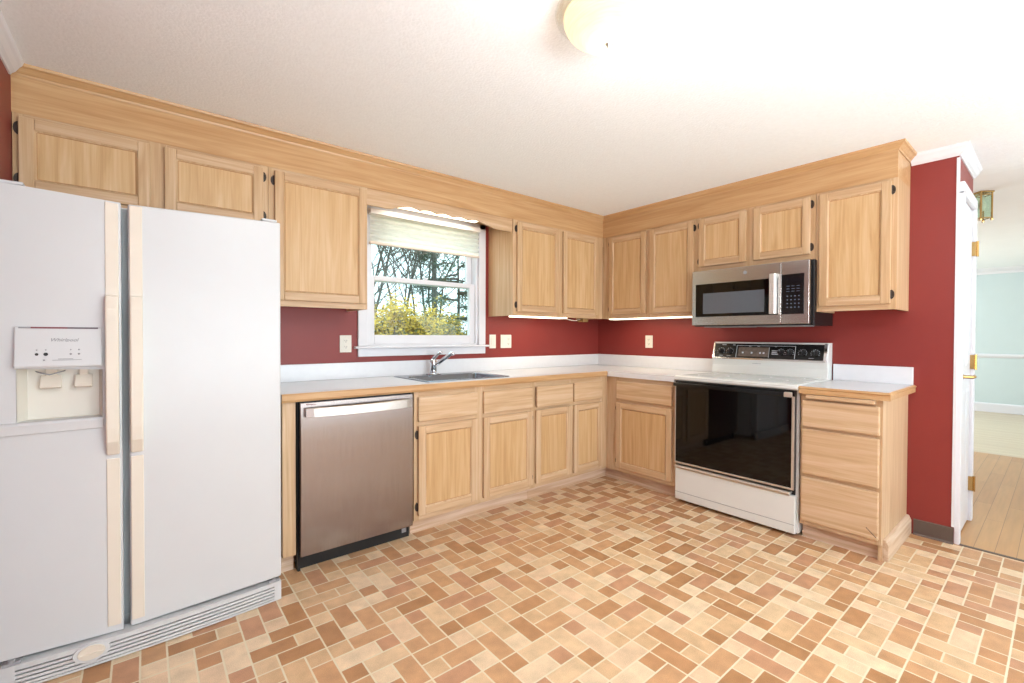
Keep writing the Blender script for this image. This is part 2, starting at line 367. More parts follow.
link('wall_far', B(6.95, 7.07, -6.3, .6, -.05, CZ+.1), AQUA, kind='structure')
link('wall_far_side', B(HE, 7.07, .6, .7, -.05, CZ+.1), AQUA, kind='structure')
link('wall_hall_front', B(.0, 7.07, -6.42, -6.3, -.05, CZ+.1), AQUA, kind='structure')
# far wall baseboard, chair rail, crown
bm = bmesh.new(); prism(bm, [(6.95, 0), (6.935, 0), (6.932, .125), (6.938, .142), (6.95, .146)], 'y', -6.3, .6); link('baseboard_far', bm, WHITE, kind='structure')
bm = bmesh.new(); prism(bm, [(6.95, .875), (6.938, .88), (6.922, .91), (6.93, .935), (6.95, .94)], 'y', -6.3, .6); link('trim_2', bm, WHITE, kind='structure')
bm = bmesh.new(); prism(bm, [(6.95, 2.225), (6.94, 2.225), (6.92, 2.26), (6.86, 2.30), (6.85, CZ+.004), (6.95, CZ+.004)], 'y', -6.3, .6); link('trim_3', bm, WHITE, kind='structure')
# white crown mouldings of the kitchen
cprof = [(0, 2.252), (.006, 2.252), (.010, 2.259), (.019, 2.267), (.031, 2.288), (.038, 2.296), (.043, 2.312), (0, 2.312)]
bm = bmesh.new(); sweep(bm, cprof, [(WL, -.36, 1, 0), (WL, YR, 1, 0)]); link('trim_4', bm, WHITE, kind='structure')
bm = bmesh.new(); sweep(bm, cprof, [(0, -2.452, -1, 0), (0, RE, -1, -1), (HE, RE, 0, -1)]); link('trim_5', bm, WHITE, kind='structure')
# oak soffit: fascia boards flush with the cabinet fronts up to the ceiling, with a small oak crown
U = .322
bm = bmesh.new(); box(bm, WL, -U+.012, -U, -U+.018, 2.117, CZ); box(bm, WL, -.0, -U+.018, 0, 2.117, 2.13)
link('trim_6', bm, SFX, kind='structure')
bm = bmesh.new(); box(bm, U, 2.447, -U, -U+.018, 2.117, CZ); box(bm, 2.429, 2.447, -U+.018, 0, 2.117, CZ); box(bm, U, 2.429, -U+.018, 0, 2.117, 2.13)
link('trim_7', bm, SFX, rotz=R90, kind='structure')
wprof = [(0, 2.270), (.004, 2.268), (.007, 2.278), (.013, 2.283), (.026, 2.296), (.034, 2.300), (.037, 2.312), (0, 2.312)]
bm = bmesh.new(); sweep(bm, wprof, [(WL, -U, 0, -1), (-U, -U, -1, -1)]); link('trim_8', bm, SFX, kind='structure')
bm = bmesh.new(); sweep(bm, wprof, [(-U, -U, -1, -1), (-U, -2.447, -1, -1), (0, -2.447, 0, -1)]); link('trim_11', bm, SFY, kind='structure')
# cove base at the end of the stove wall
bm = bmesh.new(); prism(bm, [(0, 0), (-.012, 0), (-.006, .012), (-.005, .092), (0, .096)], 'y', RE, -2.485); link('baseboard_right', bm, BASEB, kind='structure')

# window: casing, stool, apron, jambs, two sashes with glass
wf = link('window_1', B(WX0-.064, WX0, -.018, 0, WZ0, 2.14), WHITE, kind='structure', bev=.004)
link('casing', B(WX1, WX1+.066, -.018, 0, WZ0, 2.14), WHITE, wf, bev=.004)
link('head_casing', B(WX0-.064, WX1+.066, -.018, 0, WZ1, 2.14), WHITE, wf, bev=.004)
link('stool', B(WX0-.09, WX1+.088, -.045, .06, WZ0-.016, WZ0), WHITE, wf, bev=.006)
link('apron', B(WX0-.064, WX1+.066, -.016, 0, WZ0-.072, WZ0-.016), WHITE, wf, bev=.003)
bm = bmesh.new(); box(bm, WX0, WX0+.02, 0, .13, WZ0, WZ1); box(bm, WX1-.02, WX1, 0, .13, WZ0, WZ1); box(bm, WX0, WX1, 0, .13, WZ1-.02, WZ1); box(bm, WX0, WX1, .0, .13, WZ0-.016, WZ0+.012)
link('jamb', bm, WHITE, wf, bev=.003)
def sash(name, y0, y1, z0, z1, st, rb, rtp):
    x0, x1 = WX0+.02, WX1-.02
    bm = bmesh.new(); box(bm, x0, x0+st, y0, y1, z0, z1); box(bm, x1-st, x1, y0, y1, z0, z1); box(bm, x0+st, x1-st, y0, y1, z0, z0+rb); box(bm, x0+st, x1-st, y0, y1, z1-rtp, z1)
    s = link(name, bm, WHITE, wf, bev=.003)
    ym = (y0+y1)/2; link('pane', B(x0+st-.004, x1-st+.004, ym-.002, ym+.002, z0+rb-.004, z1-rtp+.004), GLS, s)
    return s
lo = sash('lower_sash', .022, .055, WZ0+.012, 1.628, .046, .066, .034)
sash('upper_sash', .068, .10, 1.592, WZ1-.02, .046, .036, .046)
bm = bmesh.new(); lathe(bm, [(.012, 0), (.012, .012), (.006, .016)], (-1.98, .03, 1.628)); box(bm, -2.0, -1.96, .022, .034, 1.636, 1.642); link('sash_lock', bm, WHITE, lo, bev=.001)

# hall stub: door, casings
link('corner_bead', B(-.003, .012, RE-.004, RE+.01, .1, 2.243), WHITE, kind='structure').name = 'trim_9'
dj = link('door_1', B(.07, .545, RE-.006, RE+.006, .012, 2.03), WHITE, kind='structure', bev=.002)
bm = bmesh.new(); box(bm, .008, .062, RE-.024, RE, 0, 2.05); box(bm, .552, .612, RE-.024, RE, 0, 2.05); box(bm, .008, .612, RE-.024, RE, 2.035, 2.105)
link('trim_10', bm, WHITE, kind='structure', bev=.004)
bm = bmesh.new()
for x0, x1 in ((.13, .285), (.335, .49)):
    for z0, z1 in ((.22, .88), (1.02, 1.62), (1.70, 1.93)):
        ring_strip(bm, (x0, x1, z0, z1), (x0+.02, x1-.02, z0+.02, z1-.02), RE-.0065, RE-.012)
        box(bm, x0+.02, x1-.02, RE-.012, RE-.0065, z0+.02, z1-.02)
link('raised_panel', bm, WHITE, dj)
for z in (.25, 1.045, 1.78):
    bm = bmesh.new(); box(bm, .532, .563, RE-.028, RE-.006, z-.045, z+.045); lathe(bm, [(.007, -.05), (.007, .05)], (.548, RE-.032, z), n=10); link('hinge', bm, BRASS, dj)
bm = bmesh.new(); lathe(bm, [(.027, 0), (.027, .006), (.014, .014), (.010, .016), (.010, .055), (.004, .06)], (.115, RE-.006, .972), 'y'); tube(bm, [(.115, RE-.058, .972), (.15, RE-.062, .974), (.19, RE-.062, .970), (.222, RE-.058, .968)], [.010, .009, .008, .007])
link('lever_handle', bm, BRASS, dj, smooth=True)

# ------------------------------------------------------------------ cabinets
def hinge(parent, x, z, yf, sgn):
    """surface hinge on the face frame beside a door edge; sgn = -1 frame leaf lies to the left"""
    bm = bmesh.new()
    prof = [(x+sgn*.016*math.sin(t)*1.0, z+.027*math.cos(t)) for t in (PI*i/8 for i in range(9))]
    prism(bm, prof, 'y', yf-.004, yf+.0005)
    lathe(bm, [(.0045, -.024), (.0045, .024)], (x-sgn*.001, yf-.008, z), n=8)
    for dz in (-.014, .014): lathe(bm, [(.003, 0), (.002, .0018)], (x+sgn*.008, yf-.004, z+dz), 'y', 8)
    return link('hinge', bm, HNG, parent)
def door(parent, x0, x1, z0, z1, yf, hs=0, fwid=.046, mats=None):
    """frame-and-panel door lying on the face frame; mats = (stile, rail, panel)"""
    ms, mr, mp_ = mats or (OV, OH, OP)
    y1 = yf-.0205; fx0, fx1, fz0, fz1 = x0+fwid, x1-fwid, z0+fwid, z1-fwid
    bm = bmesh.new(); c = .007
    for a, b_ in ((x0, fx0), (fx1, x1)):
        box(bm, a, b_, y1, yf-.0005, z0, z1)
    for a, b_ in ((z0, fz0), (fz1, z1)):
        box(bm, fx0, fx1, y1+.0002, yf-.0005, a, b_, mi=1)
    ring_strip(bm, (fx0-.0005, fx1+.0005, fz0-.0005, fz1+.0005), (fx0+.006, fx1-.006, fz0+.006, fz1-.006), y1+.0005, y1+.007, mi=0)
    d = link('door', bm, [ms, mr], parent, bev=.0035)
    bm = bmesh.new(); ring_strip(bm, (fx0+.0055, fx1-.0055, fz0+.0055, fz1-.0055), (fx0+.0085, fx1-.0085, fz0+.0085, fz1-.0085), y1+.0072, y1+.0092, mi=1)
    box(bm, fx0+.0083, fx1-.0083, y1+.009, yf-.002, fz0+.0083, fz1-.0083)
    link('door_panel', bm, [mp_, JNT], d)
    if hs:
        xh = x0 if hs < 0 else x1; h = z1-z0; off = .052 if h > .5 else .045
        for z in (z0+off, z1-off): hinge(d, xh+hs*.001, z, yf, hs)
    return d
def faceframe(parent, w, z0, z1, yf, xs, zs, mats=None):
    """xs: stile intervals, zs: list of (x0,x1,z0,z1) rails"""
    bm = bmesh.new()
    for a, b_ in xs: box(bm, a, b_, yf, yf+.019, z0, z1)
    for r in zs: box(bm, r[0], r[1], yf+.0003, yf+.019, r[2], r[3], mi=1)
    return link('face_frame', bm, mats or [OV, OH], parent)
def upper(label, x, w, z0, z1, doors, rotz=0, stiles=None, group='oak wall cabinets', dz0=None):
    loc = (x, 0, z0) if not rotz else (0, x, z0)
    t = thing('wall_cabinet', label, 'cabinet', loc, rotz, group)
    h = z1-z0; yf = -.320
    bm = bmesh.new(); box(bm, 0, .016, yf+.019, 0, 0, h); box(bm, w-.016, w, yf+.019, 0, 0, h); box(bm, .016, w-.016, yf+.019, 0, .022, .038); box(bm, .016, w-.016, yf+.019, 0, h-.016, h); box(bm, .016, w-.016, -.008, 0, .038, h-.016)
    link('carcass', bm, OV, t)
    st = stiles or [(0, .03), (w-.03, w)]
    rails = []
    for (a, b_), (c, d) in zip(st, st[1:]): rails += [(b_, c, 0, .045), (b_, c, h-.03, h)]
    faceframe(t, w, 0, h, yf, st, rails)
    for (x0, x1, a, b_, hs) in doors: door(t, x0, x1, a-z0, b_-z0, yf, hs)
    return t
UT = 2.117
# window wall: local x = world x - left edge
x = WL+.002; upper('wide low oak cabinet of two doors over the white refrigerator', x, -3.122-x, 1.765, UT, [(-4.042-x, -3.619-x, 1.80, 2.101, -1), (-3.567-x, -3.147-x, 1.80, 2.101, 1)], stiles=[(0, .035), (-3.63-x, -3.556-x), (-3.158-x, -3.122-x)])
x = -3.120; upper('single-door oak cabinet between the refrigerator and the window', x, .547, 1.366, UT, [(.028, .538, 1.399, 2.101, -1)])
x = -1.407; upper('two-door oak cabinet right of the window with its side showing', x, 1.407-U+.001, 1.366, UT, [(.034, .501, 1.399, 2.101, -1), (.547, 1.0, 1.399, 2.101, 0)], stiles=[(0, .045), (.49, .556), (.99, 1.086)])
# stove wall: local x = -(world y) - start
x = U; upper('two-door oak cabinet in the corner, left of the microwave', -x, 1.238-x, 1.366, UT, [(.404-x, .793-x, 1.399, 2.101, -1), (.833-x, 1.222-x, 1.399, 2.101, 1)], R90, stiles=[(0, .092), (.785-x, .842-x), (1.21-x, 1.238-x)])
x = 1.240; upper('short two-door oak cabinet directly above the microwave', -x, .805, 1.700, UT, [(1.268-x, 1.618-x, 1.738, 2.101, -1), (1.670-x, 2.018-x, 1.738, 2.101, 1)], R90, stiles=[(0, .038), (1.61-x, 1.68-x), (.765, .805)])
x = 2.047; upper('single-door oak cabinet at the right end, beside the bare red wall', -x, .400, 1.366, UT, [(.021, .375, 1.399, 2.101, 1)], R90, stiles=[(0, .035), (.363, .400)])

# scalloped valance over the window
pts = [(-2.573, 2.117), (-2.573, 2.016), (-2.44, 2.016), (-2.405, 2.020), (-2.375, 2.034), (-2.345, 2.040)]
n = 5; xa, xb = -2.335, -1.685
for k in range(n):
    a = xa+(xb-xa)*k/n; b_ = xa+(xb-xa)*(k+1)/n
    for i in range(7):
        t = i/6; pts.append((a+(b_-a)*t, 2.042+.013*math.sin(PI*t)))
pts += [(-1.672, 2.040), (-1.645, 2.034), (-1.60, 2.022), (-1.56, 2.018), (-1.409, 2.016), (-1.409, 2.117)]
bm = bmesh.new(); prism(bm, [(p[0]+2.573, p[1]-2.016) for p in pts], 'y', -U+.007, -U+.022)
tag(link('window_valance', bm, OH, loc=(-2.573, 0, 2.016)), 'scalloped oak valance board across the top of the window', 'valance')

def base_cab(label, x, w, doors, drawers, rotz=0, stiles=None, mid_rails=(), depth=.609, toe=(0, 0), group='oak base cabinets'):
    t = thing('base_cabinet', label, 'cabinet', (x, 0, 0) if not rotz else (0, x, 0), rotz, group)
    yf = -depth; zt = .870
    bm = bmesh.new()
    box(bm, 0, .016, yf+.019, -.002, .095, zt); box(bm, w-.016, w, yf+.019, -.002, .095, zt); box(bm, .016, w-.016, yf+.019, -.002, .095, .111); box(bm, .016, w-.016, -.01, -.002, .111, zt)
    link('carcass', bm, PKV, t)
    st = stiles or [(0, .035), (w-.035, w)]; rails = []
    for (a, b_), (c, d) in zip(st, st[1:]): rails += [(b_, c, .092, .135), (b_, c, .650, .700), (b_, c, .830, zt)]
    faceframe(t, w, .092, zt, yf, st, rails, [PKV, PK])
    link('toe_kick', B(toe[0], w+toe[1], yf+.052, yf+.066, 0, .094), TOE, t)
    for (x0, x1, z0, z1, hs) in doors: door(t, x0, x1, z0, z1, yf, hs, .047, (PKV, PK, OP))
    for (x0, x1, z0, z1, o) in drawers:
        bm = B(x0, x1, yf-.020-o, yf-.0005-o, z0, z1)
        link('drawer_front', bm, PK, t, bev=.006)
    return t
bt, bb, dt, db = .836, .6865, .6626, .1241
x = -2.402; base_cab('oak sink cabinet of two doors and two false drawer fronts under the sink', x, .945, [(.022, .449, db, dt, -1), (.501, .934, db, dt, 1)], [(.022, .449, bb, bt, 0), (.501, .934, bb, bt, 0)], stiles=[(0, .032), (.438, .512), (.923, .945)])
x = -1.456; base_cab('oak base cabinet with two narrow doors in the corner, right of the sink', x, 1.456-.610, [(.024, .396, db, dt, 0), (.428, .767, db, dt, 0)], [(.022, .398, bb-.004, bt, .012), (.428, .767, bb, bt, 0)], stiles=[(0, .034), (.387, .437), (.757, .846)], toe=(0, .066))
x = .592; base_cab('oak base cabinet with one door and drawer just left of the range', -x, 1.252-x, [(.720-x, 1.226-x, db, dt, -1)], [(.720-x, 1.226-x, bb, bt, 0)], R90, stiles=[(.0175, .140), (1.215-x, 1.252-x)], toe=(-.034, 0))
# end filler left of the dishwasher
t = thing('filler_panel', 'upright oak filler panel between the refrigerator and dishwasher', 'panel', (-3.118, 0, 0))
link('panel', B(0, .062, -.609, -.002, .092, .870), PKV, t, bev=.002); link('toe_kick', B(0, .062, -.557, -.002, 0, .092), TOE, t)
# three-drawer cabinet at the right end
x = 2.066; W_ = .386
t = thing('drawer_cabinet', 'oak cabinet of three drawers at the right end, beside the range', 'cabinet', (0, -x, 0), R90)
bm = bmesh.new(); box(bm, 0, .016, -.59, -.002, .095, .870); box(bm, W_-.018, W_, -.59, -.002, .0, .870); box(bm, .016, W_-.018, -.59, -.002, .095, .111); box(bm, .016, W_-.018, -.01, -.002, .111, .870)
link('carcass', bm, PKV, t)
faceframe(t, W_, .092, .870, -.609, [(0, .022), (W_-.03, W_)], [(.022, W_-.03, .092, .13), (.022, W_-.03, .375, .42), (.022, W_-.03, .65, .69), (.022, W_-.03, .83, .870)], [PKV, PK])
for z0, z1 in ((.118, .378), (.398, .662), (.678, .834)):
    d = link('drawer_front', B(.010, W_-.010, -.630, -.6095, z0, z1), PK, t, bev=.007)
    if z0 < .2:
        bm = bmesh.new(); tube(bm, [(W_-.062, -.6302, .178), (W_-.018, -.6302, .136)], .0016, 6); link('scratch', bm, SLOT, d)
link('pull_out_board', B(.035, W_-.030, -.645, -.55, .846, .868), PK, t, bev=.003)
link('toe_kick', B(0, W_, -.560, -.545, 0, .094), TOE, t)
bm = bmesh.new(); prism(bm, [(W_, 0), (W_+.024, 0), (W_+.024, .085), (W_+.012, .112), (W_, .115)], 'y', -.572, -.002); link('base_skirt', bm, TOEY, t, bev=.003)

# ------------------------------------------------------------------ countertops
CT, CB = .914, .874
SX0, SX1, SY0, SY1 = -2.248, -1.657, -.520, -.145
ct = thing('countertop', 'white laminate corner countertop with an oak front edge', 'countertop', (-3.125, 0, .87))
def L(x): return x+3.125
bm = bmesh.new(); zz = lambda z: z-.87
Z0, Z1 = zz(CB-.003), zz(CT)
xl, f = 0, -.625
box(bm, xl, L(SX0), f, -.001, Z0, Z1); box(bm, L(SX1), L(-.001), f, -.001, Z0, Z1); box(bm, L(SX0), L(SX1), f, SY0, Z0, Z1); box(bm, L(SX0), L(SX1), SY1, -.001, Z0, Z1)
box(bm, L(-.638), L(-.001), -1.252, f, Z0, Z1)
slab = link('slab', bm, LAM, ct)
bm = bmesh.new(); prism(bm, [(f, Z0), (f, Z1-.0005), (-.634, Z1-.0005), (-.641, Z1-.008), (-.641, Z0+.012), (-.634, Z0)], 'x', xl, L(-.641)); link('front_edge', bm, SFX, ct)
bm = bmesh.new(); box(bm, 0, L(-.02), -.02, -.001, Z1, zz(1.022)); box(bm, L(-.02), L(-.001), -1.240, -.001, Z1, zz(1.022)); link('backsplash', bm, LAM, ct, bev=.003)
ct2 = thing('countertop', 'short white countertop with oak edges over the three-drawer cabinet', 'countertop', (0, -2.064, .87), R90)
bm = B(0, .412, -.628, -.001, Z0, Z1); link('slab', bm, LAM, ct2)
bm = bmesh.new(); prism(bm, [(-.628, Z0), (-.628, Z1-.0005), (-.638, Z1-.0005), (-.647, Z1-.010), (-.641, Z1-.016), (-.641, Z0)], 'x', 0, .4245)
prism(bm, [(.412, Z0), (.412, Z1-.0005), (.418, Z1-.0005), (.427, Z1-.010), (.4215, Z1-.016), (.4215, Z0)], 'y', -.6405, -.001); link('front_edge', bm, SFX, ct2)
link('backsplash', B(0, .412, -.02, -.001, Z1, zz(1.022)), LAM, ct2, bev=.003)

# sink and faucet
sk = thing('kitchen_sink', 'single-bowl stainless sink set in the countertop under the window', 'sink', (-1.9525, -.31, CT))
def loopr(x0, x1, y0, y1, r, z, n=5):
    out = []
    for cx, cy, a0 in ((x1-r, y1-r, 0), (x0+r, y1-r, PI/2), (x0+r, y0+r, PI), (x1-r, y0+r, 1.5*PI)):
        for i in range(n+1): t = a0+PI/2*i/n; out.append((cx+r*math.cos(t), cy+r*math.sin(t), z))
    return out
def loft(bm, loops, close=True, mi=0):
    rr = [[bm.verts.new(p) for p in l] for l in loops]
    for A, C in zip(rr, rr[1:]):
        k = len(A)
        for i in range(k): bm.faces.new((A[i], A[(i+1) % k], C[(i+1) % k], C[i])).material_index = mi
    if close: bm.faces.new(rr[-1]).material_index = mi
    return rr
h, k = .3375, .25
bm = bmesh.new(); loft(bm, [loopr(-h, h, -k, k, .03, .0006), loopr(-h, h, -k, k, .03, .004), loopr(-h+.008, h-.008, -k+.008, k-.008, .026, .0065), loopr(-.290, .290, -.205, .155, .05, .004)], close=False)
link('rim', bm, SINKM, sk)
bm = bmesh.new(); loft(bm, [loopr(-.290, .290, -.205, .155, .05, .004), loopr(-.284, .284, -.199, .149, .05, -.004), loopr(-.272, .272, -.188, .138, .06, -.14), loopr(-.232, .232, -.148, .098, .05, -.165), loopr(-.05, .05, -.07, .03, .045, -.172)])
link('bowl', bm, SINKM, sk, smooth=True)
bm = bmesh.new(); lathe(bm, [(.045, 0), (.045, .003), (.03, .003), (.028, .0015)], (0, -.02, -.171)); link('drain', bm, CHR, sk)
fc = thing('faucet', 'chrome single-lever faucet standing at the back of the sink', 'faucet', (-1.985, -.10, CT+.0065))
bm = bmesh.new(); lathe(bm, [(.055, 0), (.055, .004), (.03, .010), (.026, .012)], (0, 0, 0), n=24); link('escutcheon', bm, CHR, fc, smooth=True)
bm = bmesh.new(); lathe(bm, [(.024, .01), (.024, .055), (.027, .07), (.026, .10), (.018, .112)], (0, 0, 0), n=20); link('body', bm, CHR, fc, smooth=True)
bm = bmesh.new(); tube(bm, arc((.0, -.01, .06), (.03, -.09, .11), (.05, -.17, .158), 8)+[Vector((.052, -.185, .158)), Vector((.053, -.19, .145))], [.014]*8+[.0125, .012, .012]); link('spout', bm, CHR, fc, smooth=True)
bm = bmesh.new(); tube(bm, [(0, 0, .105), (.002, -.012, .122), (.010, -.05, .150), (.018, -.085, .166)], [.018, .014, .009, .010]); link('lever', bm, CHR, fc, smooth=True)

# ------------------------------------------------------------------ dishwasher
dw = thing('dishwasher', 'stainless dishwasher under the counter, next to the refrigerator', 'dishwasher', (-3.046, 0, 0))
W_ = .632
link('tub', B(.004, W_-.004, -.60, -.004, .07, .868), BLK, dw)
bm = bmesh.new(); nseg = 12
prof = [(-.606, .083), (-.606, .862)]+[(-.634-.006*math.sin(PI*i/nseg), .862-(.862-.083)*i/nseg) for i in range(nseg+1)]
prism(bm, prof, 'x', .006, W_-.008); dd = link('door', bm, STEEL, dw, bev=.002)
bm = bmesh.new()
rings = []
for i in range(17):
    t = i/16; x_ = .026+.580*t; out = .022+.034*math.sin(PI*t)**.6
    y_ = -.638-out
    rings.append([bm.verts.new(p) for p in ((x_, y_+.012, .790), (x_, y_, .793), (x_, y_, .836), (x_, y_+.012, .839))])
for A, C in zip(rings, rings[1:]):
    for i in range(4): bm.faces.new((A[i], A[(i+1) % 4], C[(i+1) % 4], C[i]))
bm.faces.new(rings[0]); bm.faces.new(rings[-1]); box(bm, .026, .044, -.660, -.636, .796, .834); box(bm, .588, .606, -.660, -.636, .796, .834)
link('handle', bm, HANDM, dd)
text('lettering', 'Whirlpool', .011, plain('printed_maroon', (140, 60, 60), .5), dd, (.055, -.6385, .850), shear=.2)
bm = bmesh.new(); box(bm, .01, W_-.004, -.575, -.56, .0, .085); box(bm, 0, .012, -.60, -.55, .0, .868); kk = link('kick_plate', bm, BLK, dw)
link('rating_label', B(W_-.05, W_-.022, -.5765, -.575, .03, .055), GREYP, kk)

# ------------------------------------------------------------------ refrigerator
fr = thing('refrigerator', 'white side-by-side refrigerator with a dispenser in its left door', 'refrigerator', (-3.61, -.06, 0))
FX, FY = -3.61, -.06
def fy(x):      # bowed front, local y
    xw = x+FX; u = (xw+3.71)
    return -.816-FY+(.008*(u/.545)**2 if u > 0 else .006*(u/.34)**2)
FL, FR, GAPL, GAPR = -4.05-FX, -3.166-FX, -3.7105-FX, -3.6945-FX
link('cabinet', B(FL+.004, FR-.004, -.672, 0, .03, 1.700), FRW, fr, bev=.004)
link('gasket', B(FL+.02, FR-.02, -.6905, -.6715, .115, 1.69), DGREY, fr)
def bowed(bm, x0, x1, z0, z1, back, out=0, n=8, sag=None, mi=0):
    prof = [(x1, back), (x0, back)]+[(x0+(x1-x0)*i/n, fy(x0+(x1-x0)*i/n)-out) for i in range(n+1)]
    vs0 = len(bm.verts); prism(bm, prof, 'z', z0, z1, mi)
    return bm
BK = fy(FR)+.064
SAG = .015
def saggy(bm, hx, gx):
    for v in bm.verts: v.co.z -= SAG*(v.co.x-hx)/(gx-hx)
    return bm
ZB, ZT = .106, 1.714
# right door
bm = bmesh.new(); bowed(bm, GAPR+.002, FR, ZB, ZT, BK); saggy(bm, FR, GAPR); rd = link('door', bm, FRW, fr, bev=.007, seg=3)
# left door with a recess
DX0, DX1, DZ0, DZ1 = -3.992-FX, -3.763-FX, .862, 1.232
RZ0, RZ1 = .905, 1.090
bm = bmesh.new(); bowed(bm, FL, GAPL-.002, ZB, RZ0, BK); bowed(bm, FL, GAPL-.002, RZ1, ZT, BK); bowed(bm, FL, DX0+.008, RZ0, RZ1, BK); bowed(bm, DX1-.003, GAPL-.002, RZ0, RZ1, BK)
bmesh.ops.remove_doubles(bm, verts=bm.verts, dist=.0004)
saggy(bm, FL, GAPL); ld = link('door', bm, FRW, fr); ld['label'] = 'left door with ice and water dispenser'
# dispenser: recess liner, sloped control fascia, bottom ledge, levers
bk = fy(DX0)+.058
bm = bmesh.new(); x0, x1 = DX0+.009, DX1-.004
yo = fy(DX0)
q = [(x0, yo), (x0+.018, bk-.004), (x1-.012, bk-.004), (x1, yo)]
va = [bm.verts.new((a, b_, RZ0)) for a, b_ in q]; vb = [bm.verts.new((a, b_, RZ1-.001)) for a, b_ in q]
for i in range(3): bm.faces.new((va[i], va[i+1], vb[i+1], vb[i]))
bm.faces.new(va); bm.faces.new(vb)
dl = link('dispenser_recess', bm, CREAMD, ld)
bm = bmesh.new(); ya = fy(DX1)
prism(bm, [(ya+.03, RZ1), (ya+.03, DZ1), (ya-.004, DZ1), (ya-.006, DZ1-.012), (ya-.022, RZ1+.008), (ya-.020, RZ1)], 'x', DX0+.006, DX1-.003); cp = link('control_fascia', bm, FRW, ld, bev=.003)
bm = bmesh.new(); box(bm, DX0+.016, DX0+.045, ya-.0065, ya-.004, DZ1-.006, DZ1-.0005, 0); box(bm, DX0+.045, DX0+.135, ya-.0065, ya-.004, DZ1-.006, DZ1-.0005, 1); box(bm, DX0+.135, DX1-.014, ya-.0065, ya-.004, DZ1-.006, DZ1-.0005, 2)
link('colour_stripe', bm, [GREYP, plain('maroon_stripe', (128, 60, 66), .5), plain('slate_stripe', (98, 84, 92), .5)], cp)
tilt = math.atan2(.016, .122); fz = lambda z: ya-.0062-(DZ1-.012-z)*.016/.122-.0004
text('lettering', 'Whirlpool', .017, GREYP, cp, ((DX0+DX1)/2+.012, fz(1.185), 1.181), shear=.35, rx=PI/2+tilt)
for xx, zz_, r_ in ((.060, 1.137, .0045), (.082, 1.137, .0058), (.144, 1.137, .0032), (.165, 1.137, .0032), (.060, 1.152, .002), (.082, 1.152, .002), (.144, 1.152, .002), (.165, 1.152, .0026), (.078, 1.117, .0028)):
    bm = bmesh.new(); lathe(bm, [(r_, 0), (r_, .0012), (r_*.7, .002)], (DX0+xx, fz(zz_)-.0002, zz_), 'y', 12); link('button', bm, SLOT if r_ > .004 else GREYP, cp)
bm = bmesh.new()
for zz_, a, b_ in ((1.120, .112, .150), (1.116, .098, .172)): box(bm, DX0+a, DX0+b_, fz(zz_)-.0005, fz(zz_)+.001, zz_-.0008, zz_+.0008)
link('fine_print', bm, GREYP, cp)
bm = bmesh.new(); prism(bm, [(ya+.03, DZ0), (ya+.03, RZ0+.002), (ya-.004, RZ0-.002), (ya-.009, RZ0-.010), (ya-.006, DZ0)], 'x', FL+.004, DX1-.001); link('drip_ledge', bm, FRW, ld, bev=.003)
for cx, wd in ((DX0+.088, .028), (DX0+.172, .024)):
    bm = bmesh.new(); prism(bm, [(bk-.006, RZ1-.03), (bk-.016, RZ1-.03), (bk-.042, RZ1-.072), (bk-.030, RZ1-.078)], 'x', cx-wd, cx+wd); prism(bm, [(bk-.004, RZ1-.005), (bk-.02, RZ1-.005), (bk-.016, RZ1-.04), (bk-.004, RZ1-.04)], 'x', cx-wd*.55, cx+wd*.55)
    link('dispenser_lever', bm, CREAM, ld, bev=.003)
bm = bmesh.new(); tube(bm, [(DX0+.088+.036*math.cos(t), bk-.032+.022*math.sin(t), RZ1-.014-.012*(1-abs(math.cos(t)))) for t in (PI+PI*i/10 for i in range(11))], .0022, 6); link('guide_ring', bm, GREYP, ld)
# full-height trim strips and the thicker grips
def strip(par, x0, x1, hx, gx):
    for z0, z1, out, nm in ((.13, .757, .004, 'handle_trim'), (1.352, ZT-.006, .004, 'handle_trim')):
        bm = bmesh.new(); bowed(bm, x0, x1, z0, z1, fy((x0+x1)/2)+.01, out, 3); saggy(bm, hx, gx); link(nm, bm, CREAM, par, bev=.002)
    bm = bmesh.new(); ym = fy((x0+x1)/2)
    prism(bm, [(ym+.005, .758), (ym-.010, .758), (ym-.034, .81), (ym-.038, .86), (ym-.038, 1.30), (ym-.030, 1.350), (ym+.005, 1.350)], 'x', x0, x1)
    link('handle', bm, CREAM, par, bev=.005)
strip(ld, -3.757-FX, -3.719-FX, FL, GAPL); strip(rd, -3.688-FX, -3.650-FX, FR, GAPR)
# grille with dark slots, oval filter cap, hinge covers
def gy(x):
    u = x+FX+3.76
    return -.846-FY+(.034*(u/.59)**2 if u > 0 else .020*(u/.29)**2)
def gblock(bm, x0, x1, z0, z1, back, n=14, off=0):
    prof = [(x1, back), (x0, back)]+[(x0+(x1-x0)*i/n, gy(x0+(x1-x0)*i/n)+off) for i in range(n+1)]
    prism(bm, prof, 'z', z0, z1)
gb = fy(FR)+.03
bm = bmesh.new()
zs = [.012, .026, .040, .054, .068]
gblock(bm, FL, FR-.002, .004, .0115, gb)
for a, b_ in zip(zs, zs[1:]+[.090]): gblock(bm, FL+.06, FR-.03, a+.0028, b_-.0028 if b_ < .09 else .088, gb)
gblock(bm, FL, FL+.06, .0115, .088, gb); gblock(bm, FR-.03, FR-.002, .0115, .088, gb)
gr = link('grille', bm, FRW, fr); bm = bmesh.new(); gblock(bm, FL+.05, FR-.02, .008, .086, gb-.002, off=.010); link('grille_backing', bm, SLOT, gr)
cx = -3.80-FX; yc = gy(cx)
bm = bmesh.new()
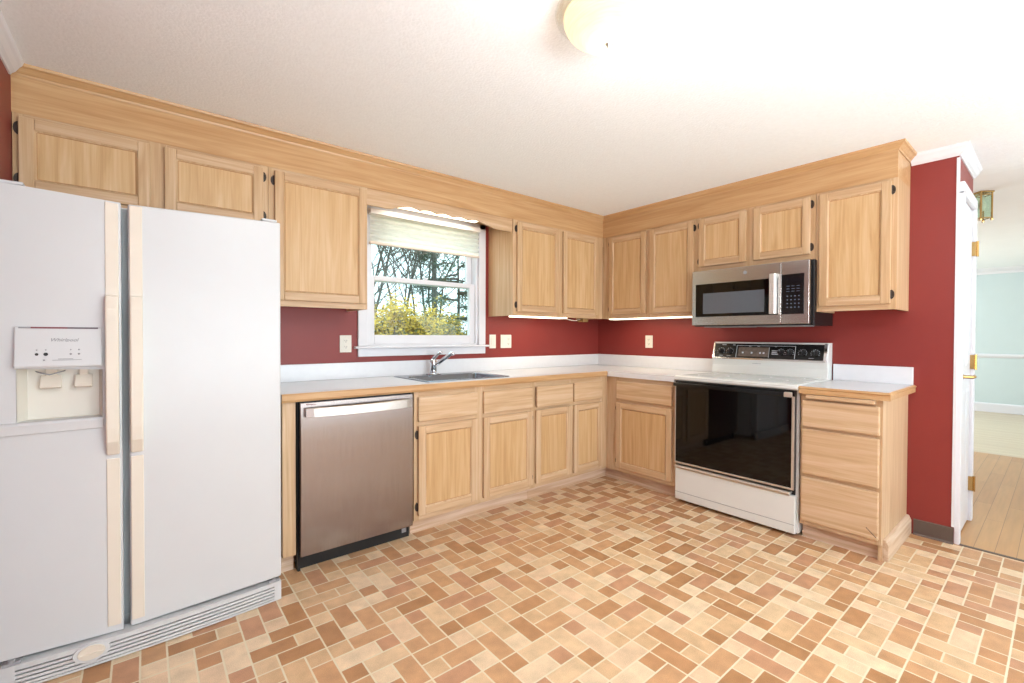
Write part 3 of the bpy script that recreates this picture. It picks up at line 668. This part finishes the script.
for rx, rz, o0, o1, mi in ((.052, .036, .006, -.003, 0), (.038, .026, -.003, -.006, 1)):
    A = [bm.verts.new((cx+rx*math.cos(t), yc+o0, .058+rz*math.sin(t))) for t in (2*PI*i/24 for i in range(24))]; C = [bm.verts.new((cx+rx*.95*math.cos(t), yc+o1, .058+rz*.95*math.sin(t))) for t in (2*PI*i/24 for i in range(24))]
    for i in range(24): bm.faces.new((A[i], A[(i+1) % 24], C[(i+1) % 24], C[i])).material_index = mi
    bm.faces.new(C).material_index = mi
box(bm, cx-.034, cx+.034, yc-.009, yc-.005, .052, .056, 1)
link('filter_cap', bm, [FRW, CREAM], gr)
for hx0, hx1 in ((FL+.01, FL+.085), (FR-.072, FR-.012)):
    bm = B(hx0, hx1, fy(FR)+.01, fy(FR)+.11, ZT+.001, ZT+.012); link('hinge_cover', bm, FRW, fr, bev=.003)
for hx in (FL+.05, FR-.03):
    bm = bmesh.new(); box(bm, hx-.022, hx+.022, gy(hx)+.005, gy(hx)+.05, .0885, .098); lathe(bm, [(.010, .09), (.010, .104)], (hx, gy(hx)+.014, 0), n=10); link('bottom_hinge', bm, GREYP, fr)

# ------------------------------------------------------------------ range
st = thing('range', 'white freestanding electric range with a black glass oven door', 'stove', (0, -1.256, 0), R90)
W_ = .803
bm = bmesh.new(); box(bm, .002, W_-.002, -.602, -.022, .02, .885); link('body', bm, STW, st, bev=.003)
for fx_ in (.04, W_-.04): 
    bm = bmesh.new(); lathe(bm, [(.018, 0), (.018, .006), (.01, .008), (.01, .022)], (fx_, -.55, 0), n=12); link('levelling_foot', bm, BLK, st)
bm = bmesh.new(); prism(bm, [(-.022, .886), (-.022, .922), (-.630, .922), (-.648, .914), (-.650, .896), (-.640, .886)], 'x', 0, W_); ck = link('cooktop', bm, STW, st, bev=.004)
gl = link('glass_surface', B(.030, W_-.030, -.605, -.10, .922, .9235), COOKGL, ck)
for cx, cy, r_ in ((.20, -.46, .105), (.60, -.46, .085), (.20, -.22, .085), (.60, -.22, .105)):
    bm = bmesh.new(); ring = 32
    a = [bm.verts.new((cx+r_*math.cos(2*PI*i/ring), cy+r_*math.sin(2*PI*i/ring), .9238)) for i in range(ring)]; c = [bm.verts.new((cx+(r_-.006)*math.cos(2*PI*i/ring), cy+(r_-.006)*math.sin(2*PI*i/ring), .9238)) for i in range(ring)]
    for i in range(ring): bm.faces.new((a[i], a[(i+1) % ring], c[(i+1) % ring], c[i]))
    link('burner_ring', bm, GREYP, gl)
od = link('oven_door', B(.010, W_-.016, -.645, -.604, .287, .884), BLKS, st, bev=.003)
link('door_glass', B(.016, W_-.030, -.6475, -.6445, .300, .845), BLACKGL, od, bev=.001)
bm = bmesh.new(); box(bm, W_-.029, W_-.015, -.650, -.640, .287, .848); box(bm, .010, W_-.029, -.650, -.640, .287, .299); box(bm, .009, .0155, -.650, -.640, .287, .848); link('door_trim', bm, BISC, od, bev=.002)
bm = bmesh.new(); box(bm, .014, W_-.02, -.684, -.668, .848, .874); box(bm, .03, .06, -.669, -.645, .852, .870); box(bm, W_-.07, W_-.035, -.669, -.645, .852, .870); dh = link('door_handle', bm, BLKS, od, bev=.004)
link('handle_cap', B(W_-.062, W_-.018, -.686, -.666, .846, .876), BISC, dh, bev=.005)
sd = link('storage_drawer', B(.008, W_-.008, -.640, -.604, .022, .250), STW, st, bev=.006)
bm = bmesh.new(); prism(bm, [(-.604, .262), (-.604, .276), (-.650, .272), (-.655, .262), (-.648, .250), (-.638, .248), (-.638, .256)], 'x', .014, W_-.035); link('drawer_pull', bm, BISC, sd, bev=.002)
link('crease_line', B(.012, W_-.012, -.6408, -.6395, .076, .079), GREYP, sd)
link('gap_shadow', B(.012, W_-.018, -.612, -.603, .250, .288), BLK, st).name = 'gap_shade_strip'  # black strip standing in for the shade between oven door and drawer
# backguard
bm = bmesh.new(); prism(bm, [(-.004, .886), (-.004, 1.164), (-.055, 1.164), (-.064, 1.155), (-.098, 1.036), (-.090, .985), (-.098, .9225), (-.098, .886)], 'x', .004, W_-.004); bgd = link('backguard', bm, STW, st, bev=.003)
sl = (1.150-1.042, -.0655+.0965)   # dz, dy
ang = math.atan2(.031, .108)
def py(z): return -.0965-.0012+(z-1.042)*.031/.108
bm = bmesh.new(); prism(bm, [(py(1.044)+.004, 1.044), (py(1.044)-.001, 1.044), (py(1.152)-.001, 1.152), (py(1.152)+.004, 1.152)], 'x', .022, W_-.030); pn = link('control_panel', bm, BLKS, bgd)
bm = bmesh.new()
for a, b_ in ((.010, .022), (W_-.030, W_-.010)): prism(bm, [(py(1.036)+.006, 1.036), (py(1.036)-.005, 1.036), (py(1.158)-.005, 1.158), (py(1.158)+.006, 1.158)], 'x', a, b_)
prism(bm, [(py(1.034)+.006, 1.032), (py(1.034)-.006, 1.032), (py(1.043)-.006, 1.043), (py(1.043)+.006, 1.043)], 'x', .010, W_-.010)
link('panel_trim', bm, CHR, bgd, bev=.001)
def pbox(bm, x0, x1, z0, z1, o0, o1, mi=0): prism(bm, [(py(z0)-o0, z0), (py(z0)-o1, z0), (py(z1)-o1, z1), (py(z1)-o0, z1)], 'x', x0, x1, mi)
bm = bmesh.new(); pbox(bm, .205, .425, 1.056, 1.126, .0005, .003); link('clock_display', bm, DISP, pn)
bm = bmesh.new()
for a, b_, z0, z1 in ((.19, .60, 1.136, 1.1385), (.19, .1935, 1.048, 1.1385), (.5965, .60, 1.048, 1.1385), (.425, .4275, 1.05, 1.126)): pbox(bm, a, b_, z0, z1, .0005, .0022)
for i in range(3): pbox(bm, .445+.0, .49, 1.075+i*.012, 1.082+i*.012, .0005, .0022)
for a in (.075, .09, .16, .28, .34, .46): pbox(bm, a, a+.018, 1.139 if a < .17 else 1.131, 1.143 if a < .17 else 1.134, .0005, .002)
for a in (.06, .12, .685): pbox(bm, a, a+.03, 1.056, 1.0585, .0005, .002)
for a in (.235, .30, .36, .385): pbox(bm, a, a+.012, 1.078, 1.090, .003, .0045)
link('panel_marking', bm, LEDW, pn)
def knob(cx, cz, r_=.019):
    bm = bmesh.new(); lathe(bm, [(r_, 0), (r_, .010), (r_*.82, .022), (r_*.5, .024)], (0, 0, 0), 'y', 20); box(bm, -.0045, .0045, -.031, -.012, -r_*.85, r_*.85)
    kn = link('knob', bm, BLK, pn, bev=.001); kn.location = (cx, py(cz)-.0012, cz); kn.rotation_euler = (-ang, 0, 0)
    bm = bmesh.new()
    for i in range(9):
        t = -PI*.15+PI*1.3*i/8; x_, z_ = (r_+.007)*math.cos(t), (r_+.007)*math.sin(t); box(bm, x_-.0022, x_+.0022, -.0012, .0005, z_-.0022, z_+.0022)
    link('dial_mark', bm, LEDW, kn); link('pointer', B(-.0012, .0012, -.0318, -.030, .002, r_*.8), LEDW, kn)
for cx in (.072, .140, .505, .563, .645, .722): knob(cx, 1.092)
bm = bmesh.new(); box(bm, .315, .375, -.0955, -.090, 1.002, 1.005); link('maker_mark', bm, GREYP, bgd)

# ------------------------------------------------------------------ microwave
mo = thing('microwave', 'stainless over-the-range microwave hung under the short cabinet', 'microwave', (0, -1.254, 1.281), R90)
W_ = .790; H_ = .405
link('body', B(.0, W_+.010, -.365, -.002, 0, H_+.011), BLK, mo, bev=.003)
bm = bmesh.new(); box(bm, .018, W_-.004, -.400, -.366, .012, H_+.008); link('front_gasket', bm, BLK, mo)
fr_ = link('front_door', B(.012, .629, -.424, -.401, .008, H_+.006), STEELX, mo, bev=.003)
bm = bmesh.new(); box(bm, .042, .612, -.4262, -.4235, .070, .312); link('door_glass', bm, BLACKGL, fr_, bev=.001)
link('window_screen', B(.100, .528, -.4268, -.4255, .092, .242), MWIN, fr_)
bm = bmesh.new(); prism(bm, [(.568, -.426), (.568, -.458), (.574, -.464), (.602, -.464), (.608, -.458), (.608, -.426)], 'z', .075, .338); link('handle', bm, HANDM, fr_, bev=.002)
bm = bmesh.new(); lathe(bm, [(.013, 0), (.013, .001)], (.40, -.4242, .368), 'y', 20); link('emblem', bm, GREYP, fr_)
cf = link('control_front', B(.631, W_, -.424, -.401, .008, H_+.006), STEELX, mo, bev=.003)
kp = link('keypad', B(.633, .762, -.4262, -.4235, .070, .328), BLKS, cf, bev=.001)
bm = bmesh.new()
for r_ in range(4):
    for c_ in range(4): box(bm, .664+c_*.022, .664+c_*.022+.007, -.4268, -.426, .112+r_*.024, .112+r_*.024+.005)
for z_ in (.216, .232, .250): 
    for c_ in range(3): box(bm, .662+c_*.029, .662+c_*.029+.018, -.4268, -.426, z_, z_+.002)
link('key_print', bm, KEYM, kp)
link('clock_display', B(.668, .745, -.4268, -.426, .272, .305), plain('unlit_display', (22, 26, 30), .1), kp)
bm = bmesh.new(); box(bm, .06, .36, -.33, -.13, -.006, 0); box(bm, .43, .73, -.33, -.13, -.006, 0); link('grease_filter', bm, GREYP, mo)

# ------------------------------------------------------------------ outlets and switches
def outlet(label, cat, loc, rotz, w_=.070, kind='outlet', group=None):
    t = thing('wall_'+('switch' if kind == 'switch' else 'outlet'), label, cat, loc, rotz)
    h_ = .115; pl = link('cover_plate', B(-w_/2, w_/2, -.006, -.0005, 0, h_), PLATE, t, bev=.003)
    n_ = 2 if w_ > .1 else 1
    for g in range(n_):
        cx = (g-(n_-1)/2)*.046
        if kind == 'switch' or (n_ == 2 and g == 0):
            link('rocker', B(cx-.016, cx+.016, -.0095, -.006, .025, .09), PLATE, t, bev=.002)
        else:
            for zc in (.037, .078):
                bm = B(cx-.016, cx+.016, -.008, -.006, zc-.014, zc+.014); rc = link('receptacle', bm, PLATE, t, bev=.003)
                bm = bmesh.new(); box(bm, cx-.0075, cx-.005, -.0084, -.0079, zc-.003, zc+.006); box(bm, cx+.005, cx+.0075, -.0084, -.0079, zc-.004, zc+.006); lathe(bm, [(.0025, 0), (.0025, .0005)], (cx, -.008, zc-.008), 'y', 8); link('slots', bm, SLOT, rc)
    return t
outlet('ivory wall outlet on the red wall between refrigerator and window', 'outlet', (-2.597, 0, 1.091), 0, .078)
outlet('single light switch on the red wall, just right of the window', 'light switch', (-1.366, 0, 1.100), 0, .068, 'switch')
outlet('wide two-gang wall plate right of the single switch by the window', 'outlet', (-1.222, 0, 1.100), 0, .118)
outlet('ivory wall outlet on the red wall left of the range', 'outlet', (0, -.610, 1.098), R90, .078)

# ------------------------------------------------------------------ lamps
def ucl(label, loc, rotz, w_, depth):
    t = thing('under_cabinet_light', label, 'light', loc, rotz)
    link('housing', B(0, w_, -depth, 0, -.010, 0), WHITE, t, bev=.003)
    bm = bmesh.new(); prism(bm, [(-depth+.006, -.010), (-depth+.004, -.024), (-depth+.014, -.030), (-.012, -.030), (-.006, -.010)], 'x', .03, w_-.012); link('diffuser', bm, TUBE, t)
    return t
ucl('lit tube light under the two-door cabinet right of the window', (-1.375, -.185, 1.3875), 0, .62, .115)
light('tube_light_by_window', 'AREA', (-1.06, -.245, 1.352), 1.0, (1, .88, .68), (.55, .08), (0, 0, -1))
ucl('long lit strip light under the corner cabinet left of the microwave', (-.185, -.345, 1.3875), R90, .86, .115)
light('strip_light_by_range', 'AREA', (-.245, -.78, 1.352), 1.4, (1, .86, .64), (.08, .78), (0, 0, -1))
ucl('tube light behind the valance, above the window', (-2.37, -.12, 2.116), 0, .74, .10)
light('sink_tube_light', 'AREA', (-2.0, -.17, 2.082), 1.8, (1, .95, .86), (.66, .07), (0, 0, -1))
t = thing('lamp_cord', 'short pale cord with a small plug box under the corner cabinet', 'cord', (-.755, -.25, 1.366))
bm = bmesh.new(); tube(bm, [(0, 0, -.004), (.05, -.03, -.02), (.12, -.02, -.022), (.18, .0, -.010), (.22, .01, -.008)], .004, 8); link('cord', bm, CREAM, t, smooth=True)
link('plug_box', B(.21, .28, -.03, .04, -.03, -.0), plain('tan_plug', (150, 118, 70), .5), t, bev=.003)

LX, LY = -2.452, -2.095
cl = thing('ceiling_lamp', 'lit cream glass dome lamp flush on the kitchen ceiling', 'ceiling light', (LX, LY, CZ))
bm = bmesh.new(); lathe(bm, [(.075, -.001), (.075, -.040), (.060, -.052)], (0, 0, 0), n=32); link('canopy', bm, BRASS, cl, smooth=False)
def domeprof(R, top, depth, th, n=10):
    o = [(R*math.cos(PI/2*i/n), top-depth*math.sin(PI/2*i/n)) for i in range(n+1)]
    return o
bm = bmesh.new(); pr = domeprof(.150, -.052, .090, 0); lathe(bm, [(.10, -.046)]+pr[:-1]+[(.004, pr[-1][1])], (0, 0, 0), n=40); link('glass_dome', bm, DOME, cl, smooth=True)
bm = bmesh.new(); R_ = []
for r_, z_ in ((.152, -.060), (.164, -.056), (.174, -.049), (.179, -.038), (.1765, -.038), (.1715, -.047), (.162, -.053), (.152, -.057)): R_.append((r_, z_))
n_ = 40; rr = [[bm.verts.new((r_*math.cos(2*PI*k/n_), r_*math.sin(2*PI*k/n_), z_)) for k in range(n_)] for r_, z_ in R_]
for A, C in zip(rr, rr[1:]+rr[:1]):
    for i in range(n_): bm.faces.new((A[i], A[(i+1) % n_], C[(i+1) % n_], C[i]))
link('clear_glass_rim', bm, CLR, cl, smooth=True)
bm = bmesh.new(); lathe(bm, [(.012, -.140), (.013, -.144), (.006, -.147), (.008, -.152), (.002, -.157)], (0, 0, 0), n=16); link('finial', bm, HANDM, cl, smooth=True)
light('ceiling_lamp_glow', 'POINT', (LX, LY, CZ-.32), 3, (.9, .95, 1), radius=.12)
light('ceiling_lamp_bulb', 'POINT', (LX+.03, LY, CZ-.075), .9, (1, .93, .8), radius=.025)

# brass lantern in the hall
ln_ = thing('hall_lantern', 'brass-framed glass box lantern on the hall ceiling past the white door', 'ceiling light', (1.33, -2.645, CZ+.004), .75)
a_ = .037; link('canopy', B(-a_-.010, a_+.010, -a_-.010, a_+.010, -.014, 0), BRASS, ln_, bev=.003)
bm = bmesh.new()
for sx in (-1, 1):
    for sy in (-1, 1): box(bm, sx*a_-.004, sx*a_+.004, sy*a_-.004, sy*a_+.004, -.205, -.014)
for s_ in (-1, 1):
    for z_ in (-.205, -.030): box(bm, -a_, a_, s_*a_-.0035, s_*a_+.0035, z_, z_+.007); box(bm, s_*a_-.0035, s_*a_+.0035, -a_, a_, z_, z_+.007)
for sx in (-1, 1):
    for sy in (-1, 1): lathe(bm, [(.008, -.222), (.010, -.212), (.006, -.205)], (sx*a_, sy*a_, 0), n=8)
link('brass_frame', bm, BRASS, ln_)
for s_ in (-1, 1):
    link('glass_pane', B(-a_+.006, a_-.006, s_*a_-.001, s_*a_+.001, -.195, -.020), LANT, ln_); link('glass_pane', B(s_*a_-.001, s_*a_+.001, -a_+.006, a_-.006, -.195, -.020), LANT, ln_)
bm = bmesh.new(); lathe(bm, [(.012, -.018), (.012, -.06), (.024, -.09), (.024, -.115), (.014, -.14), (.002, -.146)], (0, 0, 0), n=16); link('bulb', bm, PLATE, ln_, smooth=True)

# ------------------------------------------------------------------ window shade
sh = thing('window_blind', 'raised cream fabric shade across the top of the window', 'window shade', (-2.454, -.02, 1.832))
SW = .912
link('headrail', B(0, SW, -.058, -.0005, .203, .238), plain('blind_rail', (226, 218, 210), .4), sh, bev=.004)
bm = bmesh.new(); n_ = 11; zr = [(-.040 if k % 2 else -.026, .015+(.204-.015)*k/n_) for k in range(n_+1)]
A = [bm.verts.new((.006, a, b_)) for a, b_ in zr]; C = [bm.verts.new((SW-.006, a, b_)) for a, b_ in zr]
for k in range(n_): bm.faces.new((A[k], C[k], C[k+1], A[k+1]))
link('pleated_fabric', bm, FAB, sh)
link('bottom_rail', B(.003, SW-.003, -.044, -.016, 0, .017), plain('blind_bottom_rail', (216, 202, 186), .45), sh, bev=.004)

# ------------------------------------------------------------------ the yard
GZ = -.75
bm = bmesh.new(); n_ = 24
g = [[bm.verts.new((-12+44*i/n_, .3+45*j/n_, GZ-.05*math.sin(i*.9)*math.cos(j*.7) if j else GZ)) for j in range(n_+1)] for i in range(n_+1)]
for i in range(n_):
    for j in range(n_): bm.faces.new((g[i][j], g[i+1][j], g[i+1][j+1], g[i][j+1]))
link('ground', bm, GRASS, kind='structure')
def bush(label, c, rx, ry, top, n, seed, yel=.55):
    R = random.Random(seed); t = thing('forsythia_bush', label, 'bush', (c[0], c[1], GZ), 0)
    bm = bmesh.new(); H0 = top-GZ
    tips = []
    for k in range(60):
        a = R.uniform(0, 2*PI); rr_ = math.sqrt(R.random()); tip = Vector((rx*rr_*math.cos(a), ry*rr_*math.sin(a), H0*(1-.45*rr_**2)*R.uniform(.8, 1.03)))
        base = Vector((tip.x*.18, tip.y*.18, 0)); mid = base.lerp(tip, .55)+Vector((0, 0, H0*.12)); tube(bm, arc(base, mid, tip, 5), [.022, .018, .014, .010, .007, .004], 5); tips.append((base, mid, tip))
    link('stems', bm, BARK, t)
    bm = bmesh.new()
    for k in range(n):
        if k % 3:
            b0, m0, t0 = R.choice(tips); s_ = R.uniform(.45, 1.06)
            p = b0*(1-s_)**2+m0*2*s_*(1-s_)+t0*s_*s_+Vector((R.gauss(0, .09), R.gauss(0, .09), R.gauss(0, .07)))
        else:
            a = R.uniform(0, 2*PI); rr_ = math.sqrt(R.random()); p = Vector((rx*rr_*math.cos(a), ry*rr_*math.sin(a), H0*(.93-.42*rr_**2)*R.random()**.5))
        if p.z < .05: continue
        u_ = Vector((R.gauss(0, 1), R.gauss(0, 1), R.gauss(0, .6))).normalized(); v_ = u_.orthogonal().normalized(); sz = R.uniform(.025, .055)
        q_ = [bm.verts.new(p+u_*a*sz+v_*b_*sz*.5) for a, b_ in ((-1, 0), (0, -1), (1, 0), (0, 1))]
        f_ = bm.faces.new(q_); f_.material_index = 0 if R.random() < yel*(.35+.65*min(1, p.z/H0+.2)) else 1
    link('foliage', bm, [YEL, OLV], t)
bush('broad yellow-flowering bush outside the window', (.55, 5.9), 1.35, .9, 2.06, 26000, 3, .8)
bush('olive and yellow bush behind the broad bush outside the window', (1.75, 6.6), 1.15, .9, 2.0, 20000, 5, .5)
def tree(label, name, c, h_, r_, seed, pine=False, group=None):
    R = random.Random(seed); t = thing(name, label, 'tree', (c[0], c[1], GZ), R.uniform(0, 6), group)
    bm = bmesh.new(); leaf = []
    def grow(p, d, l, r0, lev):
        pts = [p]; q_ = p
        for k in range(5):
            d = (d+Vector((R.gauss(0, .13), R.gauss(0, .13), .05))).normalized(); q_ = q_+d*l/5; pts.append(q_)
        tube(bm, pts, [r0*(1-.6*k/5) for k in range(6)], 7 if lev == 0 else 4)
        leaf.append((pts, lev))
        if lev < 3:
            for k in range((12, 6, 4)[lev]):
                s_ = R.uniform(.3, 1); idx = min(4, int(s_*5)); pp = pts[idx].lerp(pts[idx+1], s_*5-idx)
                dd_ = (d+Vector((R.gauss(0, .9), R.gauss(0, .9), R.uniform(-.1, .5)))).normalized()
                grow(pp, dd_, l*R.uniform(.3, .5), r0*(.42 if lev == 0 else .5), lev+1)
    if not pine: grow(Vector((0, 0, -.1)), Vector((R.gauss(0, .05), R.gauss(0, .05), 1)), h_, r_, 0)
    else:
        tube(bm, [(0, 0, -.1), (.05, 0, h_*.5), (0, .05, h_)], [r_, r_*.75, r_*.2], 8)
        for k in range(26):
            z_ = h_*R.uniform(.30, .98); a = R.uniform(0, 2*PI); l = (1-z_/h_)*3.4+.7; e_ = Vector((math.cos(a)*l, math.sin(a)*l, z_-.1*l)); s0 = Vector((0, 0, z_)); tube(bm, [s0, s0.lerp(e_, .5)+Vector((0, 0, .12)), e_], [.05, .03, .012], 5); leaf.append(([s0.lerp(e_, i/6) for i in range(7)], 0))
    tr = link('trunk', bm, BARK, t)
    if pine:
        bm = bmesh.new()
        for pts, _ in leaf:
            for k in range(150):
                i = R.randrange(2, len(pts)); p = pts[i]+Vector((R.gauss(0, .22), R.gauss(0, .22), R.gauss(0, .12))); u_ = Vector((R.gauss(0, 1), R.gauss(0, 1), R.gauss(0, .5))).normalized(); v_ = u_.orthogonal().normalized()
                bm.faces.new([bm.verts.new(p+u_*.11*a+v_*.022*b_) for a, b_ in ((-1, 0), (0, -1), (1, 0), (0, 1))])
        link('needles', bm, PINE, t)
GRP = 'bare trees beyond the bushes outside the window'
for k, (x_, y_, h_, r_) in enumerate(((1.6, 11.5, 8, .05), (2.6, 13, 9, .06), (3.3, 12.4, 8, .045), (4.3, 14.5, 9, .07), (4.9, 13.4, 8, .05), (5.7, 16, 9, .06), (7.2, 16.5, 9, .07), (8.4, 18, 10, .07), (6.2, 20, 10, .08), (4.4, 19.5, 10, .08), (9.6, 20, 9, .07), (3.4, 17, 9, .07), (.2, 13, 8, .06), (-1.1, 14.5, 9, .06), (-2.6, 13.5, 8, .06))):
    tree('bare dark-branched tree beyond the bushes outside the window', 'bare_tree', (x_, y_), h_, r_, 20+k, group=GRP)
tree('tall green pine with the thickest trunk outside the window', 'pine_tree', (5.55, 13.2), 10, .14, 51, True)
tree('shorter green pine at the right edge of the window view', 'pine_tree', (6.9, 13.6), 6.5, .08, 52, True)
